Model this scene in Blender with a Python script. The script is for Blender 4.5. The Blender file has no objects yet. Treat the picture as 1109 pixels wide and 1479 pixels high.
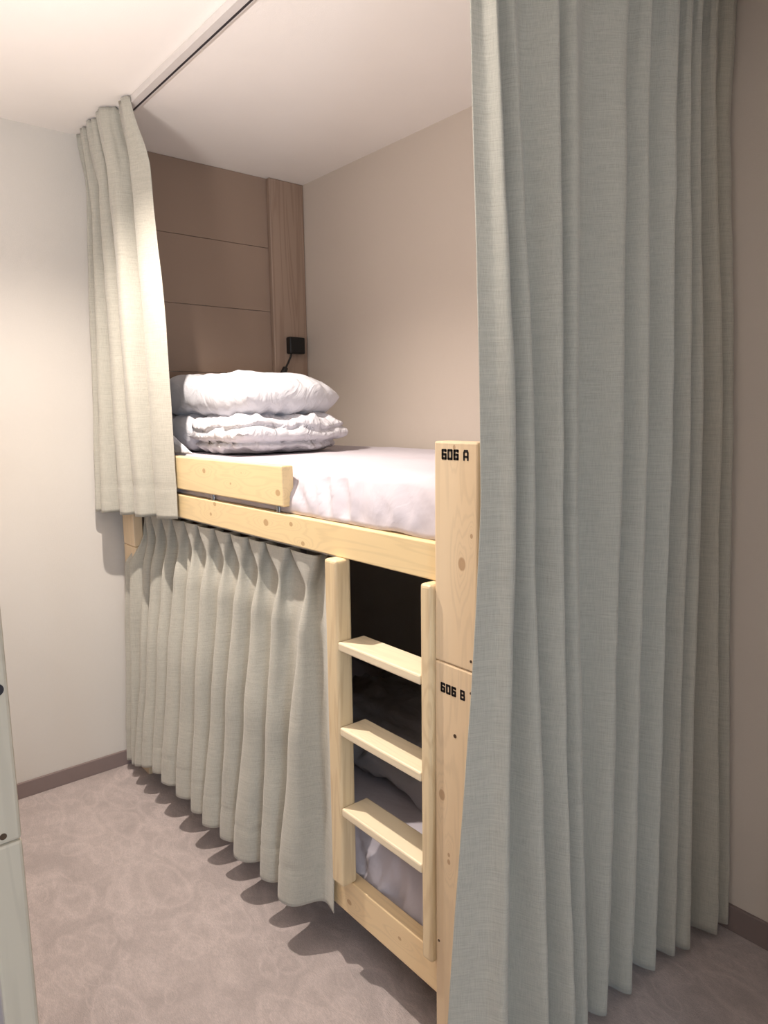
import bpy, bmesh, math, random
from mathutils import Vector, Matrix, noise
random.seed(7)
C = bpy.context.scene.collection
SC = bpy.context.scene
CEIL = 2.491

# ------------------------------------------------------------------ nodes
class NT:
    def __init__(s, name):
        s.m = bpy.data.materials.new(name); s.m.use_nodes = True
        s.t = s.m.node_tree; s.t.nodes.clear()
        s.out = s.t.nodes.new('ShaderNodeOutputMaterial')
        s.b = s.t.nodes.new('ShaderNodeBsdfPrincipled')
        s.t.links.new(s.b.outputs[0], s.out.inputs[0])
    def n(s, typ, **kw):
        nd = s.t.nodes.new(typ)
        for k, v in kw.items():
            if k in nd.inputs.keys():
                if isinstance(v, bpy.types.NodeSocket): s.t.links.new(v, nd.inputs[k])
                else: nd.inputs[k].default_value = v
            else: setattr(nd, k, v)
        return nd
    def link(s, a, b): s.t.links.new(a, b)
    def coord(s, scale=(1,1,1), loc=(0,0,0), rot=(0,0,0)):
        tc = s.n('ShaderNodeTexCoord')
        mp = s.n('ShaderNodeMapping', Vector=tc.outputs['Object'])
        mp.inputs['Scale'].default_value = scale; mp.inputs['Location'].default_value = loc
        mp.inputs['Rotation'].default_value = rot
        return mp.outputs[0]
    def noise(s, vec, scale, detail=4, rough=.55, dist=0.0):
        return s.n('ShaderNodeTexNoise', Vector=vec, Scale=scale, Detail=detail, Roughness=rough, Distortion=dist).outputs['Fac']
    def ramp(s, fac, stops):
        r = s.t.nodes.new('ShaderNodeValToRGB'); s.link(fac, r.inputs[0])
        e = r.color_ramp.elements
        while len(e) < len(stops): e.new(.5)
        for k, (p, c) in enumerate(stops):
            e[k].position = p; e[k].color = (c[0], c[1], c[2], 1) if not isinstance(c, (int, float)) else (c, c, c, 1)
        return r.outputs[0]
    def mix(s, fac, a, b, mode='MIX'):
        m = s.t.nodes.new('ShaderNodeMix'); m.data_type = 'RGBA'; m.blend_type = mode
        for sock, v in ((m.inputs[0], fac), (m.inputs[6], a), (m.inputs[7], b)):
            if isinstance(v, bpy.types.NodeSocket): s.link(v, sock)
            elif isinstance(v, (int, float)): sock.default_value = v
            else: sock.default_value = (v[0], v[1], v[2], 1)
        return m.outputs[2]
    def math(s, op, a, b=0.0):
        m = s.t.nodes.new('ShaderNodeMath'); m.operation = op
        for sock, v in ((m.inputs[0], a), (m.inputs[1], b)):
            if isinstance(v, bpy.types.NodeSocket): s.link(v, sock)
            else: sock.default_value = v
        return m.outputs[0]
    def bump(s, h, strength=.3, dist=.002, prev=None):
        b = s.n('ShaderNodeBump', Height=h, Strength=strength, Distance=dist)
        if prev is not None: s.link(prev, b.inputs['Normal'])
        s.link(b.outputs[0], s.b.inputs['Normal']); return b.outputs[0]
    def fin(s, col=None, rough=.7, **kw):
        if col is not None:
            if isinstance(col, bpy.types.NodeSocket): s.link(col, s.b.inputs['Base Color'])
            else: s.b.inputs['Base Color'].default_value = (*col, 1)
        s.b.inputs['Roughness'].default_value = rough
        for k, v in kw.items(): s.b.inputs[k].default_value = v
        return s.m

def lin(r, g, b):
    f = lambda c: (c/255/12.92) if c/255 <= .04045 else ((c/255+.055)/1.055)**2.4
    return (f(r), f(g), f(b))
def sc(c, k): return tuple(x*k for x in c)

def mat_plaster(name, col, b=.15):
    n = NT(name); v = n.coord()
    f = n.noise(v, 3, 3); c = n.mix(f, sc(col, .96), sc(col, 1.03))
    h = n.noise(v, 220, 4, .6); n.bump(h, b, .002)
    return n.fin(c, .85)
def mat_wallpaper(name, col):
    n = NT(name); v = n.coord()
    f = n.noise(v, 2.2, 3); c = n.mix(f, sc(col, .96), sc(col, 1.03))
    w1 = n.noise(n.coord((900, 900, 60)), 1, 2); w2 = n.noise(n.coord((60, 60, 900)), 1, 2)
    h = n.math('ADD', w1, w2); c = n.mix(n.math('MULTIPLY', h, .12), c, sc(col, .7))
    n.bump(h, .25, .0015)
    return n.fin(c, .8)
def mat_pine(name, axis, base, knots=(), dark=None, seed=0., rough=.42, vary=.10):
    """pine: long streaks along axis, ring figure, and given knots (object coordinates, radius)"""
    n = NT(name); dark = dark or sc(base, .78)
    s = [16, 16, 16]; s[axis] = .9
    d = [70, 70, 70]; d[axis] = 2.0
    v = n.coord(s, (seed, seed*1.7, seed*.6))
    tc = n.n('ShaderNodeTexCoord').outputs['Object']
    warp = None; kfac = None; kring = None
    for (p, r) in knots:
        sb = n.n('ShaderNodeVectorMath', operation='SUBTRACT'); n.link(tc, sb.inputs[0]); sb.inputs[1].default_value = p
        ml = n.n('ShaderNodeVectorMath', operation='MULTIPLY'); n.link(sb.outputs[0], ml.inputs[0])
        q = [1, 1, 1]; q[axis] = .72; ml.inputs[1].default_value = q
        ln = n.n('ShaderNodeVectorMath', operation='LENGTH'); n.link(ml.outputs[0], ln.inputs[0])
        mr = n.n('ShaderNodeMapRange', Value=ln.outputs['Value']); mr.inputs[1].default_value = r*.75; mr.inputs[2].default_value = r
        mr.inputs[3].default_value = 1; mr.inputs[4].default_value = 0
        kfac = mr.outputs[0] if kfac is None else n.math('MAXIMUM', kfac, mr.outputs[0])
        q2 = [1, 1, 1]; q2[axis] = .3
        ml2 = n.n('ShaderNodeVectorMath', operation='MULTIPLY'); n.link(sb.outputs[0], ml2.inputs[0]); ml2.inputs[1].default_value = q2
        l2 = n.n('ShaderNodeVectorMath', operation='LENGTH'); n.link(ml2.outputs[0], l2.inputs[0])
        ex = n.math('POWER', 2.718, n.math('MULTIPLY', l2.outputs['Value'], -1/(r*1.6)))
        warp = ex if warp is None else n.math('ADD', warp, ex)
    f = n.noise(v, 1, 3, .5, .6)
    if warp is not None: f = n.math('ADD', f, n.math('MULTIPLY', warp, .9))
    rings = n.math('SINE', n.math('MULTIPLY', f, 46.0))
    c = n.mix(n.math('MULTIPLY', n.ramp(rings, [(.1, 0.0), (1.0, 1.0)]), .42), base, dark)
    fine = n.noise(n.coord(d, (seed, 0, 0)), 1, 3, .6)
    c = n.mix(n.math('MULTIPLY', fine, vary*2), c, sc(base, .8))
    big = n.noise(n.coord(), 5, 2); c = n.mix(n.math('MULTIPLY', big, .25), c, (min(1, base[0]*1.1), base[1]*1.02, base[2]*.93))
    if kfac is not None: c = n.mix(n.math('MULTIPLY', kfac, .6), c, (base[0]*.42, base[1]*.27, base[2]*.17))
    n.bump(fine, .12, .001)
    return n.fin(c, rough)
def mat_fabric(name, col, weave=950., contrast=.20):
    n = NT(name)
    a = n.noise(n.coord((weave, weave, 28)), 1, 2, .6)          # vertical threads
    b = n.noise(n.coord((26, 26, weave)), 1, 2, .6)             # horizontal slubs
    t = n.math('ADD', n.math('MULTIPLY', a, .5), n.math('MULTIPLY', b, .5))
    t = n.ramp(t, [(.36, 0.0), (.64, 1.0)])
    sl = n.ramp(n.noise(n.coord((12, 12, 240)), 1, 3, .7), [(.45, 0.0), (.75, 1.0)])
    c = n.mix(t, sc(col, 1-contrast), sc(col, 1+contrast*.45))
    c = n.mix(n.math('MULTIPLY', sl, .35), c, sc(col, 1.25))
    n.bump(t, .35, .0012)
    m = n.fin(c, .85)
    n.b.inputs['Sheen Weight'].default_value = .25
    return m
def mat_cotton(name, col, wr=.5, scale=9):
    n = NT(name); v = n.coord()
    w = n.noise(v, scale, 4, .5, 1.6); h = n.ramp(w, [(.3, 0.0), (.5, 1.0), (.7, .2)])
    n1 = n.bump(h, wr, .006); n.bump(n.noise(v, 900, 2), .08, .001, n1)
    return n.fin(col, .75)
def mat_plain(name, col, rough=.5, metal=0.0):
    n = NT(name); f = n.noise(n.coord(), 40, 3)
    return n.fin(n.mix(f, sc(col, .93), sc(col, 1.05)), rough, Metallic=metal)
def mat_emit(name, col, s):
    n = NT(name); n.fin(col, .5); n.b.inputs['Emission Color'].default_value = (*col, 1); n.b.inputs['Emission Strength'].default_value = s
    return n.m
def mat_carpet():
    n = NT('carpet'); v = n.coord()
    base = lin(222, 206, 201)
    fib = n.noise(n.coord((90, 340, 90), rot=(0, 0, .6)), 1, 5, .75)
    fib2 = n.noise(v, 480, 3, .7)
    big = n.noise(v, 7, 5, .6, .8)
    wn = n.n('ShaderNodeTexNoise', Vector=v, Scale=4.0, Detail=2.0)
    wv = n.n('ShaderNodeVectorMath', operation='MULTIPLY_ADD'); n.link(wn.outputs['Color'], wv.inputs[0]); wv.inputs[1].default_value = (.16, .16, .0); n.link(v, wv.inputs[2])
    rings = None
    for sc_, lo, rot, k in ((3.6, .40, .5, .8), (5.8, .34, 1.9, .7), (8.5, .3, 0.2, .6)):
        mp = n.n('ShaderNodeMapping', Vector=wv.outputs[0]); mp.inputs['Rotation'].default_value = (0, 0, rot); mp.inputs['Scale'].default_value = (1, 1.9, 0)
        vo = n.n('ShaderNodeTexVoronoi', Vector=mp.outputs[0], Scale=sc_, Randomness=.9)
        r = n.ramp(vo.outputs['Distance'], [(lo-.09, 0.0), (lo, k), (lo+.07, 0.0)])
        rings = r if rings is None else n.math('MAXIMUM', rings, r)
        r2 = n.ramp(vo.outputs['Distance'], [(lo*.35, .6), (lo*.5, 0.0)])
        rings = n.math('MAXIMUM', rings, n.math('MULTIPLY', r2, .35))
    c = n.mix(n.ramp(big, [(.35, 0.0), (.65, 1.0)]), sc(base, .78), sc(base, 1.12))
    mid = n.noise(n.coord((28, 60, 28), rot=(0, 0, .6)), 1, 4, .7); c = n.mix(n.ramp(mid, [(.38, 0.0), (.62, .35)]), c, sc(base, .66))
    c = n.mix(n.math('MULTIPLY', rings, .50), c, sc(base, 1.30))
    c = n.mix(n.math('MULTIPLY', n.ramp(fib, [(.35, 0.0), (.7, 1.0)]), .6), c, sc(base, .50))
    c = n.mix(n.math('MULTIPLY', n.ramp(fib2, [(.4, 0.0), (.7, 1.0)]), .35), c, sc(base, 1.35))
    h = n.math('ADD', n.math('MULTIPLY', rings, .5), n.math('ADD', fib, fib2)); n.bump(h, .9, .006)
    return n.fin(c, .95)

# ------------------------------------------------------------------ mesh helpers
def obj(name, bm, mat, parent=None, smooth=False, angle=None):
    me = bpy.data.meshes.new(name); bm.normal_update(); bm.to_mesh(me); bm.free()
    o = bpy.data.objects.new(name, me); C.objects.link(o); me.materials.append(mat)
    if smooth:
        for p in me.polygons: p.use_smooth = True
    if parent is not None:
        o.parent = parent
        if parent.type == 'EMPTY': o.location = -parent.location      # meshes are written in room coordinates
    return o
def thing(name, label, cat, loc, group=None):
    o = bpy.data.objects.new(name, None); C.objects.link(o); o.location = loc; o.empty_display_size = .1
    o['label'] = label; o['category'] = cat
    if group: o['group'] = group
    return o
def tag(o, label, cat, group=None):
    o['label'] = label; o['category'] = cat
    if group: o['group'] = group
    return o
def struct(name, bm, mat, **k):
    o = obj(name, bm, mat, **k); o['kind'] = 'structure'; return o
def box(bm, a, b, bev=0.0, seg=2):
    x0, y0, z0 = a; x1, y1, z1 = b
    vs = [bm.verts.new(p) for p in ((x0,y0,z0),(x1,y0,z0),(x1,y1,z0),(x0,y1,z0),(x0,y0,z1),(x1,y0,z1),(x1,y1,z1),(x0,y1,z1))]
    fs = [bm.faces.new([vs[i] for i in q]) for q in ((3,2,1,0),(4,5,6,7),(0,1,5,4),(1,2,6,5),(2,3,7,6),(3,0,4,7))]
    if bev:
        es = list({e for f in fs for e in f.edges})
        bmesh.ops.bevel(bm, geom=es, offset=bev, segments=seg, affect='EDGES', profile=.5)
    return bm
def B(a, b, bev=0.0, seg=2): return box(bmesh.new(), a, b, bev, seg)
def cyl(bm, p0, p1, r0, r1=None, n=24, cap=True):
    p0 = Vector(p0); p1 = Vector(p1); r1 = r0 if r1 is None else r1
    d = (p1-p0).normalized(); a = d.orthogonal().normalized(); b = d.cross(a)
    A = []; D = []
    for i in range(n):
        t = 2*math.pi*i/n; u = a*math.cos(t)+b*math.sin(t)
        A.append(bm.verts.new(p0+u*r0)); D.append(bm.verts.new(p1+u*r1))
    for i in range(n):
        j = (i+1) % n; bm.faces.new((A[i], A[j], D[j], D[i]))
    if cap: bm.faces.new(A[::-1]); bm.faces.new(D)
    return bm
def tube(bm, pts, r, n=12):
    pts = [Vector(p) for p in pts]; rings = []
    for i, p in enumerate(pts):
        d = (pts[min(i+1, len(pts)-1)]-pts[max(i-1, 0)]).normalized()
        a = d.cross(Vector((.3, .9, .2))).normalized(); b = d.cross(a)
        rings.append([bm.verts.new(p+(a*math.cos(2*math.pi*k/n)+b*math.sin(2*math.pi*k/n))*r) for k in range(n)])
    for q, s in zip(rings, rings[1:]):
        for k in range(n): bm.faces.new((q[k], q[(k+1)%n], s[(k+1)%n], s[k]))
    bm.faces.new(rings[0][::-1]); bm.faces.new(rings[-1]); return bm
def cr(p0, p1, p2, p3, t):
    return .5*((2*p1)+(-p0+p2)*t+(2*p0-5*p1+4*p2-p3)*t*t+(-p0+3*p1-3*p2+p3)*t*t*t)
def spline(pts, m):
    P = [pts[0]]+list(pts)+[pts[-1]]; out = []
    for i in range(len(pts)-1):
        for k in range(m): out.append(cr(P[i], P[i+1], P[i+2], P[i+3], k/m))
    out.append(pts[-1]); return out

def cloth_sheet(name, keys, mat, parent=None, m=9, rows=70, wr=.004, hem=None, thick=.0016, seed=0.0, hz=None, head=0.0):
    """hanging cloth.  keys = [(z, [(x, y), ...]), ...] from hem to top; every key has the same number of points"""
    keys = [(z, [Vector((p[0], p[1])) for p in pts]) for z, pts in keys]
    zs = [k[0] for k in keys]; S = [spline(k[1], m) for k in keys]; n = len(S[0])
    bm = bmesh.new(); uvl = None; grid = []
    for r in range(rows+1):
        z = zs[0]+(zs[-1]-zs[0])*r/rows
        i = 0
        while i < len(zs)-2 and z > zs[i+1]: i += 1
        t = (z-zs[i])/(zs[i+1]-zs[i]); t2 = t*t*(3-2*t)*.5+t*.5
        row = []
        for c in range(n):
            p = S[i][c].lerp(S[i+1][c], t2)
            zz = z + (hz(c/(n-1)) * max(0, 1-r/(rows*.5)) if hz else 0)
            q = noise.noise(Vector((p.x*9+seed, p.y*9, z*1.6)))*wr + noise.noise(Vector((p.x*28+seed, p.y*28, z*9)))*wr*.35
            if head:
                hk = min(1, max(0, (z-(zs[-1]-.24))/.10)); dn = min(1, max(0, (z-(zs[-1]-.42))/.2))
                q += head*hk*noise.noise(Vector((c*.9+seed, 7.0, z*2))) + head*.7*dn*noise.noise(Vector((c*.45+seed, 2.0, z*5)))
            nx = S[i][min(c+1, n-1)]-S[i][max(c-1, 0)]; nl = nx.length or 1
            off = Vector((nx.y/nl, -nx.x/nl))*q
            if hem and abs(z-(zs[0]+hem)) < (zs[-1]-zs[0])/rows*.6: off += Vector((-nx.y/nl, nx.x/nl))*.0015
            row.append(bm.verts.new((p.x+off.x, p.y+off.y, zz)))
        grid.append(row)
    for a, b in zip(grid, grid[1:]):
        for c in range(n-1): bm.faces.new((a[c], a[c+1], b[c+1], b[c]))
    o = obj(name, bm, mat, parent, smooth=True)
    md = o.modifiers.new('thickness', 'SOLIDIFY'); md.thickness = thick; md.offset = 0
    return o

# ------------------------------------------------------------------ materials
M = {}
M['ceil'] = mat_plaster('ceiling_paint', lin(244, 238, 232))
M['wall'] = mat_wallpaper('wallpaper_beige', lin(212, 206, 198))
M['wallback'] = mat_wallpaper('wallpaper_warm', lin(210, 198, 186))
M['panel'] = mat_plaster('brown_panel', lin(148, 126, 110), .08)
M['base'] = mat_plain('baseboard', lin(128, 112, 108), .6)
M['carpet'] = mat_carpet()
M['curtain'] = mat_fabric('linen_curtain', lin(176, 172, 160))
M['cotton'] = mat_cotton('white_cotton', lin(204, 202, 207), .8, 9)
M['pillow'] = mat_cotton('pillow_cotton', lin(206, 205, 210), .6, 6)
M['sheet'] = mat_cotton('sheet_cotton', lin(190, 183, 190), .2, 5)
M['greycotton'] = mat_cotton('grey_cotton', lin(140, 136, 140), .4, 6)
M['black'] = mat_plain('black_plastic', lin(13, 12, 12), .5)
M['ink'] = mat_plain('black_ink', lin(24, 18, 20), .5)
M['steel'] = mat_plain('steel', lin(170, 170, 172), .35, 1.0)
M['screw'] = mat_plain('screw_dark', lin(96, 78, 62), .4, .6)
M['white'] = mat_plain('white_aluminium', lin(214, 208, 204), .4)
M['slot'] = mat_plain('slot_dark', lin(40, 34, 38), .6)
M['darkcloth'] = mat_cotton('dark_runner', lin(70, 50, 52), .3, 6)
M['blue'] = mat_cotton('blue_cover', lin(120, 134, 196), .3, 6)
M['dark'] = mat_plain('dark_board', lin(36, 28, 28), .7)
PINE = lin(232, 207, 160); PINE2 = lin(226, 202, 168); PALE = lin(226, 214, 190); GREYP = lin(200, 190, 172)

# ------------------------------------------------------------------ the room
X1, Y0 = 5.4, -3.4
def plane_box(a, b): return B(a, b)
struct('floor', plane_box((-.1, Y0-.1, -.08), (X1+.1, .1, 0)), M['carpet'])
struct('ceiling', plane_box((-.1, Y0-.1, CEIL), (X1+.1, .1, CEIL+.1)), M['ceil'])
struct('wall_left', plane_box((-.1, Y0-.1, 0), (0, .1, CEIL)), M['wall'])
struct('wall_back', plane_box((0, 0, 0), (X1+.1, .1, CEIL)), M['wallback'])
struct('wall_front', plane_box((0, Y0-.1, 0), (X1+.1, Y0, CEIL)), M['wall'])
# right wall with a window opening
WY0, WY1, WZ0, WZ1 = -3.0, -2.25, .45, 1.60
bm = bmesh.new()
box(bm, (X1, Y0, 0), (X1+.1, WY0, CEIL)); box(bm, (X1, WY1, 0), (X1+.1, 0, CEIL))
box(bm, (X1, WY0, 0), (X1+.1, WY1, WZ0)); box(bm, (X1, WY0, WZ1), (X1+.1, WY1, CEIL))
struct('wall_right', bm, M['wall'])
bm = bmesh.new()
for a, b in (((X1+.02, WY0, WZ0), (X1+.07, WY0+.05, WZ1)), ((X1+.02, WY1-.05, WZ0), (X1+.07, WY1, WZ1)),
             ((X1+.02, WY0+.05, WZ0), (X1+.07, WY1-.05, WZ0+.05)), ((X1+.02, WY0+.05, WZ1-.05), (X1+.07, WY1-.05, WZ1)),
             ((X1+.025, (WY0+WY1)/2-.02, WZ0+.05), (X1+.065, (WY0+WY1)/2+.02, WZ1-.05))): box(bm, a, b)
struct('window_1', bm, M['white'])
struct('wall_shadow_block', B((2.9, -.85, 0), (3.5, 0, CEIL)), M['wall'])  # added unseen block, shades the right of the back wall and the floor
struct('baseboard_left', B((0, Y0, 0), (.012, 0, .062), .002), M['base'])
struct('baseboard_back', B((.012, -.012, 0), (X1, 0, .075), .002), M['base'])
# brown head panel with its seams, and the proud board in the corner
bm = bmesh.new()
zs = [.0, .52, .80, 1.08, 1.36, 1.638, 1.917, 2.194, CEIL]
for z0, z1 in zip(zs, zs[1:]): box(bm, (0, -.90, z0+.0008), (.010, -.181, z1-.0008), .0012, 1)
struct('trim_1', bm, M['panel'])
M['cornerboard'] = mat_pine('corner_board', 2, lin(158, 136, 120), (), lin(120, 94, 80), 3.1, .6, .05)
struct('trim_2', B((0, -.181, 0), (.034, -.002, CEIL-.001), .004), M['cornerboard'])

# ------------------------------------------------------------------ bunk bed
W = -.90
def bunk(label, sgn, off, X, ladder_knots, group, marks):
    """sgn=+1: front faces -Y (front plane Y=-.9); sgn=-1: mirrored about the corridor"""
    def Y(y): return y if sgn > 0 else off-y
    def bb(a, b, bev=.003):
        ya, yb = sorted((Y(a[1]), Y(b[1]))); return B((a[0], ya, a[2]), (b[0], yb, b[2]), bev)
    root = thing('bunk_bed', label, 'bunk bed', (1.0, Y(-.45), 0), 'bunk beds')
    k1 = [((.774, Y(W), 1.279), .010), ((1.22, Y(W), 1.243), .011), ((1.019, Y(W), 1.286), .005), ((.95, Y(W), 1.25), .006)]
    k2 = [((1.144, Y(W), 1.153), .011), ((1.275, Y(W), 1.163), .007), ((.831, Y(W), 1.177), .008), ((1.33, Y(W), 1.118), .007), ((.80, Y(W), 1.142), .006)]
    k3 = [((1.921, Y(-.92), 1.16), .011), ((1.946, Y(-.92), 1.218), .004), ((1.90, Y(-.92), 1.385), .004)]
    k4 = [((1.50, Y(W), .19), .008), ((1.865, Y(-.92), .657), .010), ((1.7, Y(W), .21), .005), ((1.885, Y(-.92), .514), .005), ((1.885, Y(-.92), .53), .004)]
    base2 = PINE2 if sgn > 0 else GREYP
    mg = mat_pine('pine_guard', 0, PINE, k1, seed=1.3); mr = mat_pine('pine_rail', 0, PINE, k2, seed=2.1)
    ml = mat_pine('pine_low_rail', 0, lin(232, 204, 160), k4[:3:2], seed=5.0)
    mp = mat_pine('pine_post', 2, base2, k3, seed=3.7); mp2 = mat_pine('pine_post_low', 2, base2, k4[1:2]+k4[3:], seed=6.2)
    # side rails
    obj('side_rail', bb((.16, W, 1.106), (1.845, -.865, 1.186)), mr, root)
    obj('side_rail', bb((.16, W, .153), (1.845, -.865, .252)), ml, root)
    obj('back_rail', bb((.16, -.045, 1.106), (1.845, -.012, 1.186)), mr, root)
    obj('back_rail', bb((.16, -.045, .153), (1.845, -.014, .252)), ml, root)
    # guard board on its metal brackets
    g = obj('guard_board', bb((.16, W-.004, 1.206), (1.245, -.868, 1.317), .004), mg, root)
    for bx_ in (.80, 1.195):
        bmq = bb((bx_-.006, -.889, 1.13), (bx_+.006, -.885, 1.26), .001); box(bmq, (bx_-.003, min(Y(-.893), Y(-.889)), 1.187), (bx_+.003, max(Y(-.893), Y(-.889)), 1.206))
        o = obj('bracket', bmq, M['steel'], g); o['label'] = 'thin metal bracket'
    # posts: a lower plank and an upper plank stacked on it
    for px0, tag_ in ((.045, 'h'), (1.845, 'f')):
        px1 = px0+.116
        for front in (True, False):
            ya, yb = (-.92, -.882) if front else (-.05, -.014)
            lo = obj('post', bb((px0, ya, 0), (px1, yb, .9475), .004), mp2, root)
            up = obj('post', bb((px0, ya, .9485), (px1, yb, 1.396), .004), mp, root)
            if front and px0 > 1:
                for (zz, txt, p_, x0_) in ((1.3605, '606 A', up, 1.866), (.884, '606 B', lo, 1.862)):
                    if marks: lettering(p_, txt, x0_, zz, -.9205, .0735 if txt[-1] == 'A' else .070, .0208)
                bmq = bmesh.new()
                if marks:
                    for (x_, z_, r_) in ((1.903, .801, .0042), (1.946, .97, .003), (1.855, .313, .003), (1.946, .905, .0025)):
                        obj('screw', cyl(bmesh.new(), (x_, Y(-.9206), z_), (x_, Y(-.9195), z_), r_), M['screw'], up if z_ > .95 else lo)

                else:
                    bmq2 = cyl(bmesh.new(), (px1-.01, -1.742, .959), (px1+.0004, -1.742, .959), .004)
                    obj('screw', bmq2, M['screw'], up)
                    bmq3 = cyl(bmesh.new(), (px1-.02, -1.7345, 1.139), (px1+.0006, -1.7345, 1.139), .0075)
                    obj('bolt_hole', bmq3, M['slot'], up)
    # end rails and slats
    for z0, z1 in ((1.106, 1.186), (.153, .252)):
        for x0_, x1_ in ((.06, .092), (1.905, 1.937)):
            obj('end_rail', bb((x0_, -.882, z0), (x1_, -.05, z1)), mp2, root)
        bmq = bmesh.new()
        ya, yb = sorted((Y(-.865), Y(-.045)))
        for i in range(14):
            xx = .2+i*.118; box(bmq, (xx, ya, z0+.03), (xx+.07, yb, z0+.048))
        obj('slat_base', bmq, mp2, root)
    return root

GL = {  # block glyphs: strokes on a 0..1 x 0..1 box (x0,z0,x1,z1)
 '6': [(.66,.70,1,1), (0,0,.38,1), (0,0,1,.24), (0,.76,1,1), (.64,0,1,.60), (0,.40,1,.62)],
 '0': [(0,0,.37,1), (.63,0,1,1), (0,0,1,.22), (0,.78,1,1)],
 'A': [(0,0,.3,.78), (.7,0,1,.78), (.12,.74,.88,1), (0,.26,1,.46), (.05,.60,.30,.86), (.70,.60,.95,.86)],
 'B': [(0,0,.3,1), (0,0,.94,.22), (0,.78,.9,1), (0,.40,.92,.60), (.68,.05,1,.5), (.66,.5,.94,.95)],
}
def lettering(parent, txt, x0, z0, y, w, h):
    bmq = bmesh.new(); adv = w/4.55; gw = adv*.86; x = x0
    for ch in txt:
        if ch == ' ': x += adv*.60; continue
        for (a, b, c, d) in GL[ch]:
            r = min((c-a)*gw, (d-b)*h)*(.15 if ch in 'AB' else .45)
            pts = []
            for (cx, cz, q) in ((a*gw+r, b*h+r, 2), (c*gw-r, b*h+r, 3), (c*gw-r, d*h-r, 0), (a*gw+r, d*h-r, 1)):
                for k in range(4):
                    t = (q+k/3)*math.pi/2; pts.append((x+cx+r*math.cos(t), z0+cz+r*math.sin(t)))
            f = [bmq.verts.new((px, y, pz)) for px, pz in pts]; g = [bmq.verts.new((px, y+.0008, pz)) for px, pz in pts]
            bmq.faces.new(f); bmq.faces.new(g[::-1])
            for i in range(len(f)):
                j = (i+1) % len(f); bmq.faces.new((f[j], f[i], g[i], g[j]))
        x += adv
    o = obj('number_marking', bmq, M['ink'], parent); o['label'] = 'black number ' + txt
    return o

bed = bunk('pale pine bunk bed numbered 606 A and 606 B along the back wall', 1, 0, 0, None, None, True)
bed2 = bunk('pale bunk bed whose end post cuts the left edge of the photo', -1, -2.642, 0, None, None, False)

# ladder
t = thing('ladder', 'pine ladder with three flat rungs on the front of the numbered bunk', 'ladder', (1.66, -.92, .23))
mlad = mat_pine('pine_ladder', 2, lin(224, 202, 164), [((1.842, -.945, .83), .012)], seed=8.0, dark=lin(190, 160, 122))
mrung = mat_pine('pine_rung', 0, lin(232, 216, 186), [((1.60, -.92, .70), .005)], seed=9.5)
LF = -.932
obj('ladder_upright', B((1.469, LF, .2525), (1.518, -.885, 1.1055), .008, 3), mlad, t)
obj('ladder_upright', B((1.8115, LF, .2525), (1.8445, -.885, 1.1055), .008, 3), mlad, t)
for z in (.896, .678, .464):
    bm = bmesh.new(); box(bm, (1.5184, LF+.001, z-.0125), (1.8111, -.850, z+.0095), .004)
    obj('ladder_rung', bm, mrung, t)

# ------------------------------------------------------------------ mattresses
def mattress(name, x0, x1, y0, y1, z0, z1, mat, sag=.02, wr=.006, seed=0, drape=True):
    """rounded slab; the front side slopes out and carries gathered vertical folds"""
    bm = bmesh.new(); nx, na = 150, 34; rows = []
    H = z1-z0
    for i in range(nx+1):
        u = i/nx; x = x0+(x1-x0)*u; row = []
        ex = min(u, 1-u)*(x1-x0); er = min(1, ex/.05); er = math.sqrt(max(0, 1-(1-er)**2))
        for j in range(na+1):
            v = j/na
            # profile: front bottom -> front top -> back top -> back bottom
            if v < .3:
                s = v/.3; y = y0+.035*s**1.3; z = z0+(H-.014)*s
            elif v < .8:
                s = (v-.3)/.5; y = y0+.035+(y1-y0-.055)*s; e = min(s, 1-s)*(y1-y0-.055); k = min(1, e/.05)
                z = z1-.014*(1-math.sqrt(max(0, 1-(1-k)**2)))
            else:
                s = (v-.8)/.2; y = y1-.02+.01*s; z = z1-.014-(H-.014)*s
            P = Vector((x, y, z))
            if v < .32:
                xx = x+.25*(z-z0)+.05*noise.noise(Vector((x*4, z*9, seed))); f = 1-2.6*abs(noise.noise(Vector((xx*13+seed, z*3, seed))))+.5*(1-2.5*abs(noise.noise(Vector((xx*31+seed, z*4, 2)))))
                dgn = noise.noise(Vector(((x+z*1.4)*22+seed, 3.1, 0)))
                y -= (f*.015+dgn*.008-.010)*(1-abs(v/.32*2-1)**3)
                z += .004*noise.noise(Vector((x*11, seed, 0)))
            if .3 <= v <= .8:
                z += wr*noise.noise(Vector((x*3+seed, y*6, 0)))*1.0 + wr*.35*noise.noise(Vector((x*9, y*22, 5)))
            z = z0+(z-z0)*(.35+.65*er) if z > z0 else z
            row.append(bm.verts.new((x, y, z)))
        rows.append(row)
    for a, b in zip(rows, rows[1:]):
        for j in range(na): bm.faces.new((a[j], b[j], b[j+1], a[j+1]))
        bm.faces.new((a[na], b[na], b[0], a[0]))
    bm.faces.new(rows[0]); bm.faces.new(rows[-1][::-1])
    return obj(name, bm, mat, None, smooth=True)
tag(mattress('mattress', 0.07, 1.90, -.882, -.03, 1.1885, 1.318, M['sheet'], seed=1.0), 'white sheeted mattress on the upper bunk of bed 606', 'mattress', 'mattresses on the bunk beds')
tag(mattress('mattress', .10, 1.90, -.860, -.05, .205, .385, M['sheet'], seed=4.0), 'white sheeted mattress in the lower bunk behind the ladder', 'mattress', 'mattresses on the bunk beds')

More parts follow.
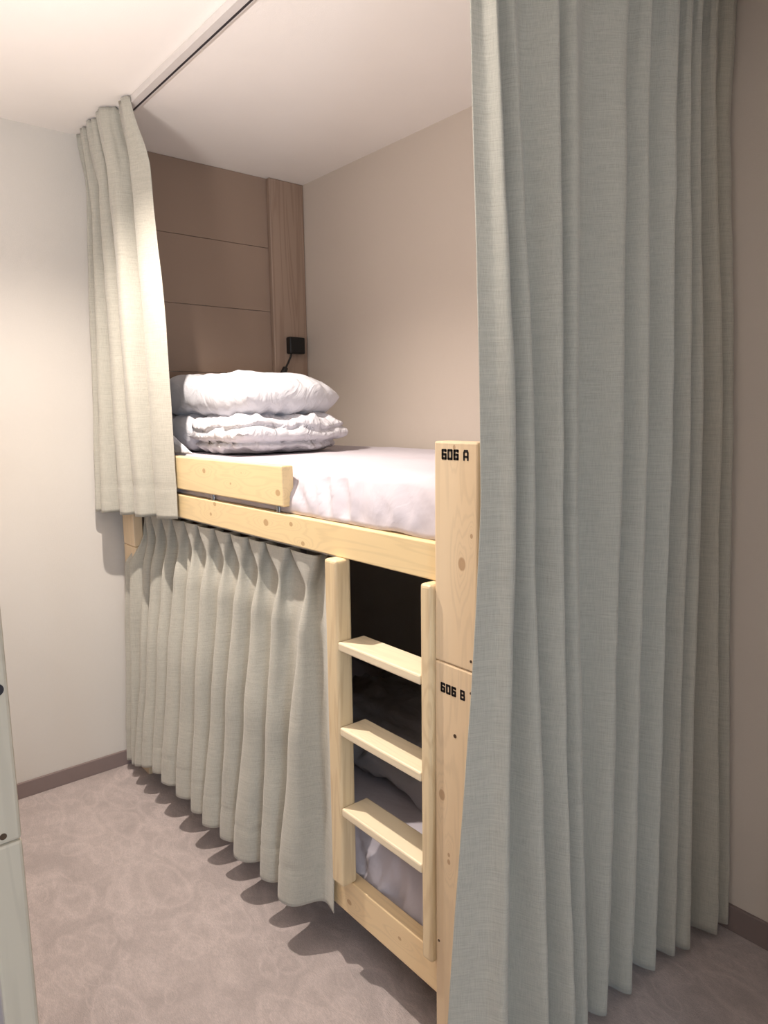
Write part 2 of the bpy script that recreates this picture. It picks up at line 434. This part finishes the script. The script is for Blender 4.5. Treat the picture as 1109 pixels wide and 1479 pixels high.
# ------------------------------------------------------------------ pillows and folded bedding
def cushion(name, c, size, mat, rot=0, tilt=(0, 0), pw=(2.6, .55), wr=.012, seed=0, parent=None, lift=None, rc=.22):
    """soft filled shape on a superelliptic plan, thick in the middle, thin at the seam"""
    bm = bmesh.new(); n = 56; sx, sy, h = size; g = {}
    R = Matrix.Rotation(rot, 3, 'Z') @ Matrix.Rotation(tilt[0], 3, 'X') @ Matrix.Rotation(tilt[1], 3, 'Y')
    for side in (1, -1):
        for i in range(n+1):
            for j in range(n+1):
                u = -1+2*i/n; v = -1+2*j/n
                u = math.sin(u*math.pi/2); v = math.sin(v*math.pi/2)
                edge = i in (0, n) or j in (0, n)
                if edge and side < 0: g[(i, j, -1)] = g[(i, j, 1)]; continue
                k = max(0, (1-abs(u)**pw[0])*(1-abs(v)**pw[0]))**pw[1]
                # edges pull in between the corners
                x = u*sx/2*(1-.03*(1-v*v))*math.sqrt(1-rc*v*v); y = v*sy/2*(1-.03*(1-u*u))*math.sqrt(1-rc*u*u)
                z = side*h/2*k
                w = noise.noise(Vector((x*9+seed, y*9, side*3)))*wr + noise.noise(Vector((x*24+seed, y*24, side)))*wr*.4
                w += abs(noise.noise(Vector((x*14+y*7+seed, y*14, 2+side))))*-wr*.8
                ed = min(1-abs(u), 1-abs(v)); rad = max(0, 1-ed*3.2)
                w += rad*wr*1.1*noise.noise(Vector((math.atan2(v, u)*7+seed, 0, side)))
                z += side*w*(.25+.75*min(1, k*2))
                p = R @ Vector((x, y, z))
                if lift: p.z += lift(p.x, p.y)
                g[(i, j, side)] = bm.verts.new(Vector(c)+p)
    for side in (1, -1):
        for i in range(n):
            for j in range(n):
                q = [g[(i, j, side)], g[(i+1, j, side)], g[(i+1, j+1, side)], g[(i, j+1, side)]]
                if side < 0: q.reverse()
                try: bm.faces.new(q)
                except ValueError: pass
    return obj(name, bm, mat, parent, smooth=True)

def flatten(o, zmin):
    for v in o.data.vertices:
        if v.co.z < zmin: v.co.z = zmin+(v.co.z-zmin)*.06
ZT = 1.3195
p_low = cushion('pillow', (.25, -.57, ZT+.072), (.44, .50, .150), M['pillow'], pw=(5, .33), seed=2.2, wr=.006)
flatten(p_low, ZT+.002)
# loose corner of its case standing up beside the duvet
bm = bmesh.new(); nf = 14; gr = []
for i in range(nf+1):
    a = i/nf; row = []
    for j in range(nf+1):
        b = j/nf
        x = .395+.17*a*(1-b*.86)-.012*b; z = ZT+.003+.105*b*(1-.35*a); y = -.842-.012*math.sin(a*math.pi)-.010*b+.006*noise.noise(Vector((a*4, b*4, 0)))
        row.append(bm.verts.new((x, y, z)))
    gr.append(row)
for r0, r1 in zip(gr, gr[1:]):
    for j in range(nf): bm.faces.new((r0[j], r1[j], r1[j+1], r0[j+1]))
fl = obj('pillowcase_corner', bm, M['pillow'], p_low, smooth=True)
md = fl.modifiers.new('thickness', 'SOLIDIFY'); md.thickness = .004; md.offset = 0
tag(p_low, 'lower white pillow half hidden by the short curtain, beside the folded duvet', 'pillow', 'pillows on the upper bunk')
bm_top = cushion('pillow', (.435, -.57, ZT+.205), (.73, .46, .170), M['pillow'], rot=.10, tilt=(.0, .03), pw=(4.2, .40), wr=.013, seed=5.4)
tag(bm_top, 'plump white pillow on top of the stack in the upper bunk', 'pillow', 'pillows on the upper bunk')
# folded duvet: several soft layers folded over one another, one mesh
duv = cushion('folded_duvet', (.610, -.565, ZT+.070), (.42, .50, .150), M['cotton'], rot=.05, pw=(4.5, .36), wr=.020, seed=9.1)
def duvet_shape(o, c, rot):
    """layer folds: creases running round the edge of the stack, a deep one under the middle"""
    for v in o.data.vertices:
        h = (v.co.z-(ZT+.0))/.14
        dx = v.co.x-c[0]; dy = v.co.y-c[1]; r = math.hypot(dx, dy)
        wob = .30*noise.noise(Vector((dx*5, dy*5, 1.0)))+.10*noise.noise(Vector((dx*16, dy*16, 4.0)))
        g = 0
        for hc, d in ((.30+wob*.4, .028), (.62+wob*1.4+dx*.3, .016)):
            g += d*math.exp(-((h-hc)/.055)**2)
        if r > .12: v.co.x -= dx/r*g; v.co.y -= dy/r*g
flatten(duv, ZT+.003)
duvet_shape(duv, (.610, -.565), 0)
tag(duv, 'white folded duvet under the top pillow on the upper mattress', 'duvet')

# things in the dark lower bunk
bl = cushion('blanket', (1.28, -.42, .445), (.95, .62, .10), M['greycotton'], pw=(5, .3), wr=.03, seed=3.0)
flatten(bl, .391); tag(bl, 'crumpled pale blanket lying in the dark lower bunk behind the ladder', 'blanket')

# ------------------------------------------------------------------ curtains
def alternating(outer, inner):
    out = []
    for a, b in zip(outer, inner+[None]):
        out.append(a)
        if b: out.append(b)
    return out
# --- big curtain round the foot of the bed (right of the photograph)
botO = [(1.970,-1.020), (2.050,-.925), (2.062,-.800), (2.066,-.715), (2.045,-.640), (2.038,-.548), (2.042,-.447), (2.043,-.335), (2.048,-.253), (2.062,-.198), (2.088,-.095), (2.090,-.033), (2.060,-.003)]
botI = [(2.015,-.955), (2.000,-.850), (2.015,-.760), (2.005,-.680), (1.990,-.590), (1.985,-.480), (1.985,-.372), (1.990,-.285), (2.028,-.225), (2.012,-.130), (2.050,-.062), (2.075,-.012)]
midO = [(2.017,-.972), (2.045,-.915), (2.035,-.850), (2.045,-.775), (2.035,-.712), (2.035,-.553), (2.035,-.455), (2.035,-.342), (2.035,-.262), (2.035,-.200), (2.040,-.110), (2.040,-.050), (2.010,-.003)]
midI = [(2.030,-.940), (2.005,-.880), (2.005,-.810), (2.005,-.740), (1.990,-.620), (1.990,-.500), (1.990,-.390), (1.990,-.300), (2.005,-.230), (1.985,-.155), (2.005,-.078), (2.022,-.012)]
topO = [(1.963,-.952), (1.990,-.915), (1.975,-.850), (1.980,-.735), (1.975,-.668), (1.980,-.508), (1.980,-.416), (1.980,-.307), (1.980,-.240), (1.975,-.185), (1.978,-.120), (1.975,-.045), (1.950,-.003)]
topI = [(1.970,-.930), (1.945,-.880), (1.950,-.790), (1.950,-.700), (1.945,-.585), (1.945,-.462), (1.945,-.362), (1.945,-.272), (1.950,-.212), (1.945,-.152), (1.945,-.085), (1.962,-.012)]
for L_, d_ in ((botI, .022), (midI, .022), (topI, .012)): L_[1:-2] = [(a-d_, b) for a, b in L_[1:-2]]
t = thing('curtain', 'long grey-beige linen curtain around the foot of the bed, reaching the floor', 'curtain', (2.0, -.5, .03))
K = [(.03, alternating(botO, botI)), (1.3, alternating(midO, midI)), (2.33, alternating(topO, topI)), (2.462, alternating(topO, topI))]
cloth_sheet('curtain_panel', K, M['curtain'], t, m=10, rows=110, wr=.006, hem=.11, seed=1.0, head=.008)
# --- short curtain at the head of the upper bunk
def xy(*p): return list(p)
bot = xy((.030,-1.000),(.060,-1.010),(.085,-.965),(.120,-1.008),(.160,-1.012),(.185,-.950),(.235,-.985),(.290,-.988),(.310,-.945),(.360,-.970),(.415,-.972),(.440,-.935),(.500,-.948),(.580,-.916))
mid = xy((.020,-.955),(.050,-.985),(.075,-.935),(.105,-.975),(.145,-.985),(.165,-.930),(.205,-.968),(.250,-.970),(.275,-.928),(.315,-.962),(.385,-.978),(.405,-.932),(.480,-.945),(.560,-.912))
hi  = xy((.012,-.930),(.035,-.960),(.060,-.915),(.085,-.955),(.115,-.962),(.140,-.912),(.170,-.955),(.210,-.958),(.230,-.910),(.270,-.955),(.345,-.965),(.370,-.915),(.420,-.935),(.490,-.905))
top = xy((.008,-.965),(.030,-.985),(.050,-.950),(.075,-.985),(.105,-.988),(.125,-.950),(.155,-.985),(.195,-.988),(.215,-.950),(.255,-.985),(.320,-.988),(.350,-.950),(.415,-.965),(.455,-.948))
for L_ in (bot, mid, hi, top): L_[:] = [(a, b+(.022 if k in (2, 5, 8, 11) else (-.008 if L_ is not top else 0))) for k, (a, b) in enumerate(L_[:-1])]+[L_[-1]]
t = thing('curtain', 'short beige linen curtain gathered against the left wall by the upper bunk', 'curtain', (.3, -.95, 1.09))
cloth_sheet('curtain_panel', [(1.088, bot), (1.75, mid), (2.27, hi), (2.485, top)], M['curtain'], t, m=8, rows=100, wr=.006, hem=.11, seed=4.0, head=.012,
            hz=lambda u: .016*u)
# --- pleated curtain under the upper rail
cups = [.190, .245, .346, .440, .546, .657, .779, .888, 1.002, 1.103, 1.235]
tips = [.205, .285, .400, .492, .612, .735, .838, .938, 1.060, 1.192, 1.268, 1.372]
tips = [.215, .300, .400, .490, .611, .736, .838, .938, 1.050, 1.190, 1.300]
K0 = [(.025, -.935), (.070, -.975), (.110, -.935), (.150, -.980), (.180, -.935)]
K1 = [(.035, -.930), (.080, -.955), (.115, -.928), (.150, -.958), (.178, -.928)]
KM = [(.080, -.930), (.105, -.940), (.130, -.928), (.155, -.938), (.178, -.925)]
K2 = [(.168, -.868), (.170, -.880), (.172, -.870), (.176, -.885), (.180, -.866)]
K3 = [(.166, -.864), (.168, -.872), (.172, -.868), (.176, -.874), (.180, -.862)]
for i, (cx, tx) in enumerate(zip(cups, tips)):
    nt = tips[i+1] if i+1 < len(tips) else 1.43
    w = nt-tx; nc = cups[i+1] if i+1 < len(cups) else 1.385
    cw = (nc-cx)
    yb = -.995+.018*random.random()
    K0 += [(tx-.014, yb+.062), (tx, yb-.004), (tx+w*.45, yb+.008), (tx+w*.72, yb+.080)]
    k1x = cx+.045+(tx-cx-.045)*.5
    K1 += [(k1x+.0, -.915), (k1x+.015, -.952), (k1x+w*.40, -.945), (k1x+w*.68, -.885)]
    KM += [(cx+cw*.5+a_, b_) for a_, b_ in ((-.016, -.876), (0, -.908), (.022, -.906), (.040, -.862))]
    px = cx+cw*.55
    K2 += [(px-.010, -.850), (px-.003, -.880), (px+.005, -.880), (px+.014, -.848)]
    K3 += [(cx+.002, -.850), (cx+.006, -.882), (cx+cw*.80, -.884), (cx+cw*.84, -.848)]
KM.append((1.415, -.890)); K0.append((1.455, -.915)); K1.append((1.440, -.905)); K2.append((1.405, -.885)); K3.append((1.395, -.88))
t = thing('curtain', 'pleated beige curtain hanging under the upper bunk rail beside the ladder', 'curtain', (.8, -.92, .14))
cloth_sheet('curtain_panel', [(.140, K0), (.55, K1), (.875, KM), (.995, K2), (1.088, K3)], M['curtain'], t, m=6, rows=96, wr=.006, hem=.10, seed=8.0, hz=lambda u: -.10*max(0, 1-u*4))
tag(obj('curtain_rail', B((.165, -.862, 1.0895), (1.46, -.846, 1.1055), .002), M['white']), 'slim rail fixed beneath the upper bunk carrying the pleated curtain', 'curtain rail')

# ceiling track: front run, bend, then along the foot
bm = bmesh.new()
def track(bm, pts, hw, z0, z1, off=0):
    L = []; n = len(pts)
    for i, p in enumerate(pts):
        d = (Vector(pts[min(i+1, n-1)])-Vector(pts[max(i-1, 0)])).normalized(); nn = Vector((-d.y, d.x))
        c = Vector(p)+nn*off; L.append([bm.verts.new((*(c+nn*s), z)) for s, z in ((-hw, z0), (hw, z0), (hw, z1), (-hw, z1))])
    for a, b in zip(L, L[1:]):
        for k in range(4): bm.faces.new((a[k], b[k], b[(k+1)%4], a[(k+1)%4]))
    bm.faces.new(L[0][::-1]); bm.faces.new(L[-1])
path = [(.005, -.925), (1.84, -.925)]+[(1.84+.12*math.sin(a), -.805-.12*math.cos(a)) for a in [math.pi/2*k/10 for k in range(1, 11)]]+[(1.96, -.004)]
t = thing('curtain_track', 'white ceiling curtain track with a dark slot running over the bed front', 'curtain track', (1, -.925, 2.49))
track(bm, path, .017, 2.468, 2.4905); obj('track_profile', bm, M['white'], t)
bm = bmesh.new(); track(bm, path, .0030, 2.4668, 2.4679, .009); obj('track_slot', bm, M['slot'], t)

# ------------------------------------------------------------------ reading lamp on the corner board
t = thing('reading_lamp', 'black reading lamp with a square base on the brown corner board', 'lamp', (.034, -.078, 1.768))
obj('lamp_base', B((.0342, -.120, 1.731), (.068, -.036, 1.806), .006), M['black'], t)
obj('lamp_neck', tube(bmesh.new(), [(.055, -.105, 1.733), (.057, -.112, 1.715), (.060, -.128, 1.688), (.064, -.142, 1.668), (.068, -.150, 1.655)], .0045), M['black'], t)
bm = cyl(bmesh.new(), (.066, -.146, 1.664), (.072, -.175, 1.618), .012, .016); obj('lamp_head', bm, M['black'], t)

# bedding on the other bunk
def YY(y): return -2.642-y
o = cushion('blanket', (1.05, YY(-.46), .43), (1.7, .80, .12), M['blue'], pw=(8, .3), wr=.01, seed=6)
flatten(o, .391); tag(o, 'blue blanket on the lower bunk at the lower left edge of the photo', 'blanket')
for z0, z1, lb in ((.205, .385, 'white mattress under the blue blanket in the other bunk'), (1.1885, 1.318, 'white mattress on the upper level of the other bunk')):
    mo = mattress('mattress', .10, 1.90, YY(-.05), YY(-.86), z0, z1, M['sheet'], seed=7); tag(mo, lb, 'mattress', 'mattresses on the bunk beds')

# ------------------------------------------------------------------ lights
def downlight(x, y, e, col, r=.035, spot=150, label='', blend=.55):
    t = thing('downlight', label, 'ceiling light', (x, y, CEIL))
    bm = bmesh.new(); n = 40; rings = []
    for rad, z in ((.046, CEIL-.0005), (.044, CEIL-.003), (.041, CEIL-.0035), (.038, CEIL-.0015)):
        rings.append([bm.verts.new((x+rad*math.cos(2*math.pi*k/n), y+rad*math.sin(2*math.pi*k/n), z)) for k in range(n)])
    for a, b in zip(rings, rings[1:]):
        for k in range(n): bm.faces.new((a[k], a[(k+1)%n], b[(k+1)%n], b[k]))
    obj('trim_ring', bm, M['white'], t)
    bm = bmesh.new(); bm.faces.new([bm.verts.new((x+.038*math.cos(-2*math.pi*k/n), y+.038*math.sin(-2*math.pi*k/n), CEIL-.0015)) for k in range(n)])
    obj('lamp_glass', bm, mat_emit('lamp_glass', col, 8), t)
    L = bpy.data.lights.new('downlight_lamp', 'SPOT'); L.energy = e; L.color = col; L.shadow_soft_size = r; L.spot_size = math.radians(spot); L.spot_blend = blend
    o = bpy.data.objects.new('downlight_lamp', L); C.objects.link(o); o.location = (x, y, CEIL-.017); return o
WARM = (1, .90, .81)
downlight(.98, -1.25, 74, WARM, .016, 134, 'recessed ceiling downlight above the carpet near the left wall', 1.0)
downlight(4.5, -2.7, 14, (.90, .95, 1), .03, 168, 'recessed ceiling downlight behind the camera towards the window')
# added fill lamp, out of view on the other upper mattress, brightens the ceiling
t = thing('ceiling_fill', 'added cup-shaped fill lamp, out of view on the upper mattress of the other bunk', 'lamp', (1.75, -2.12, 1.318))
obj('lamp_base', cyl(bmesh.new(), (1.75, -2.12, 1.319), (1.75, -2.12, 1.331), .055, .05), M['black'], t)
obj('fill_lamp_stem', cyl(bmesh.new(), (1.75, -2.12, 1.331), (1.75, -2.12, 1.40), .008), M['black'], t)
obj('fill_lamp_shade', cyl(bmesh.new(), (1.75, -2.12, 1.40), (1.75, -2.12, 1.47), .04, .14, cap=False), M['black'], t)
L = bpy.data.lights.new('ceiling_fill_lamp', 'AREA'); L.shape = 'DISK'; L.size = .26; L.energy = 16; L.color = (1, .93, .88)
o = bpy.data.objects.new('ceiling_fill_lamp', L); C.objects.link(o); o.location = (1.75, -2.12, 1.475); o.rotation_euler = (math.pi, 0, 0)
# daylight through the window behind the camera
L = bpy.data.lights.new('window_daylight', 'AREA'); L.shape = 'RECTANGLE'; L.size = WY1-WY0-.1; L.size_y = WZ1-WZ0-.1; L.energy = 30; L.color = (.66, .83, 1)
o = bpy.data.objects.new('window_daylight', L); C.objects.link(o); o.location = (X1+.12, (WY0+WY1)/2, (WZ0+WZ1)/2)
o.rotation_euler = Vector((-1, 0, 0)).to_track_quat('-Z', 'Z').to_euler()
w = bpy.data.worlds.new('world'); SC.world = w; w.use_nodes = True
w.node_tree.nodes['Background'].inputs[0].default_value = (.6, .75, 1, 1); w.node_tree.nodes['Background'].inputs[1].default_value = 1.0

# ------------------------------------------------------------------ camera
yaw, pitch, roll = (math.radians(a) for a in (140.28156578, -7.99644182, -.77259101))
fw = Vector((math.cos(pitch)*math.cos(yaw), math.cos(pitch)*math.sin(yaw), math.sin(pitch)))
r = fw.cross(Vector((0, 0, 1))).normalized(); u = r.cross(fw)
r2 = r*math.cos(roll)+u*math.sin(roll); u2 = -r*math.sin(roll)+u*math.cos(roll)
cd = bpy.data.cameras.new('camera'); cam = bpy.data.objects.new('camera', cd); C.objects.link(cam)
mw = Matrix((r2, u2, -fw)).transposed().to_4x4(); mw.translation = Vector((2.84316211, -1.8803348, 1.45)); cam.matrix_world = mw
cd.sensor_fit = 'HORIZONTAL'; cd.sensor_width = 36; cd.lens = 36*1006.6586991/1109; cd.clip_start = .02
SC.camera = cam
SC.view_settings.view_transform = 'Standard'; SC.view_settings.look = 'None'; SC.view_settings.gamma = 1
SC.view_settings.use_curve_mapping = False; SC.view_settings.exposure = 1.2
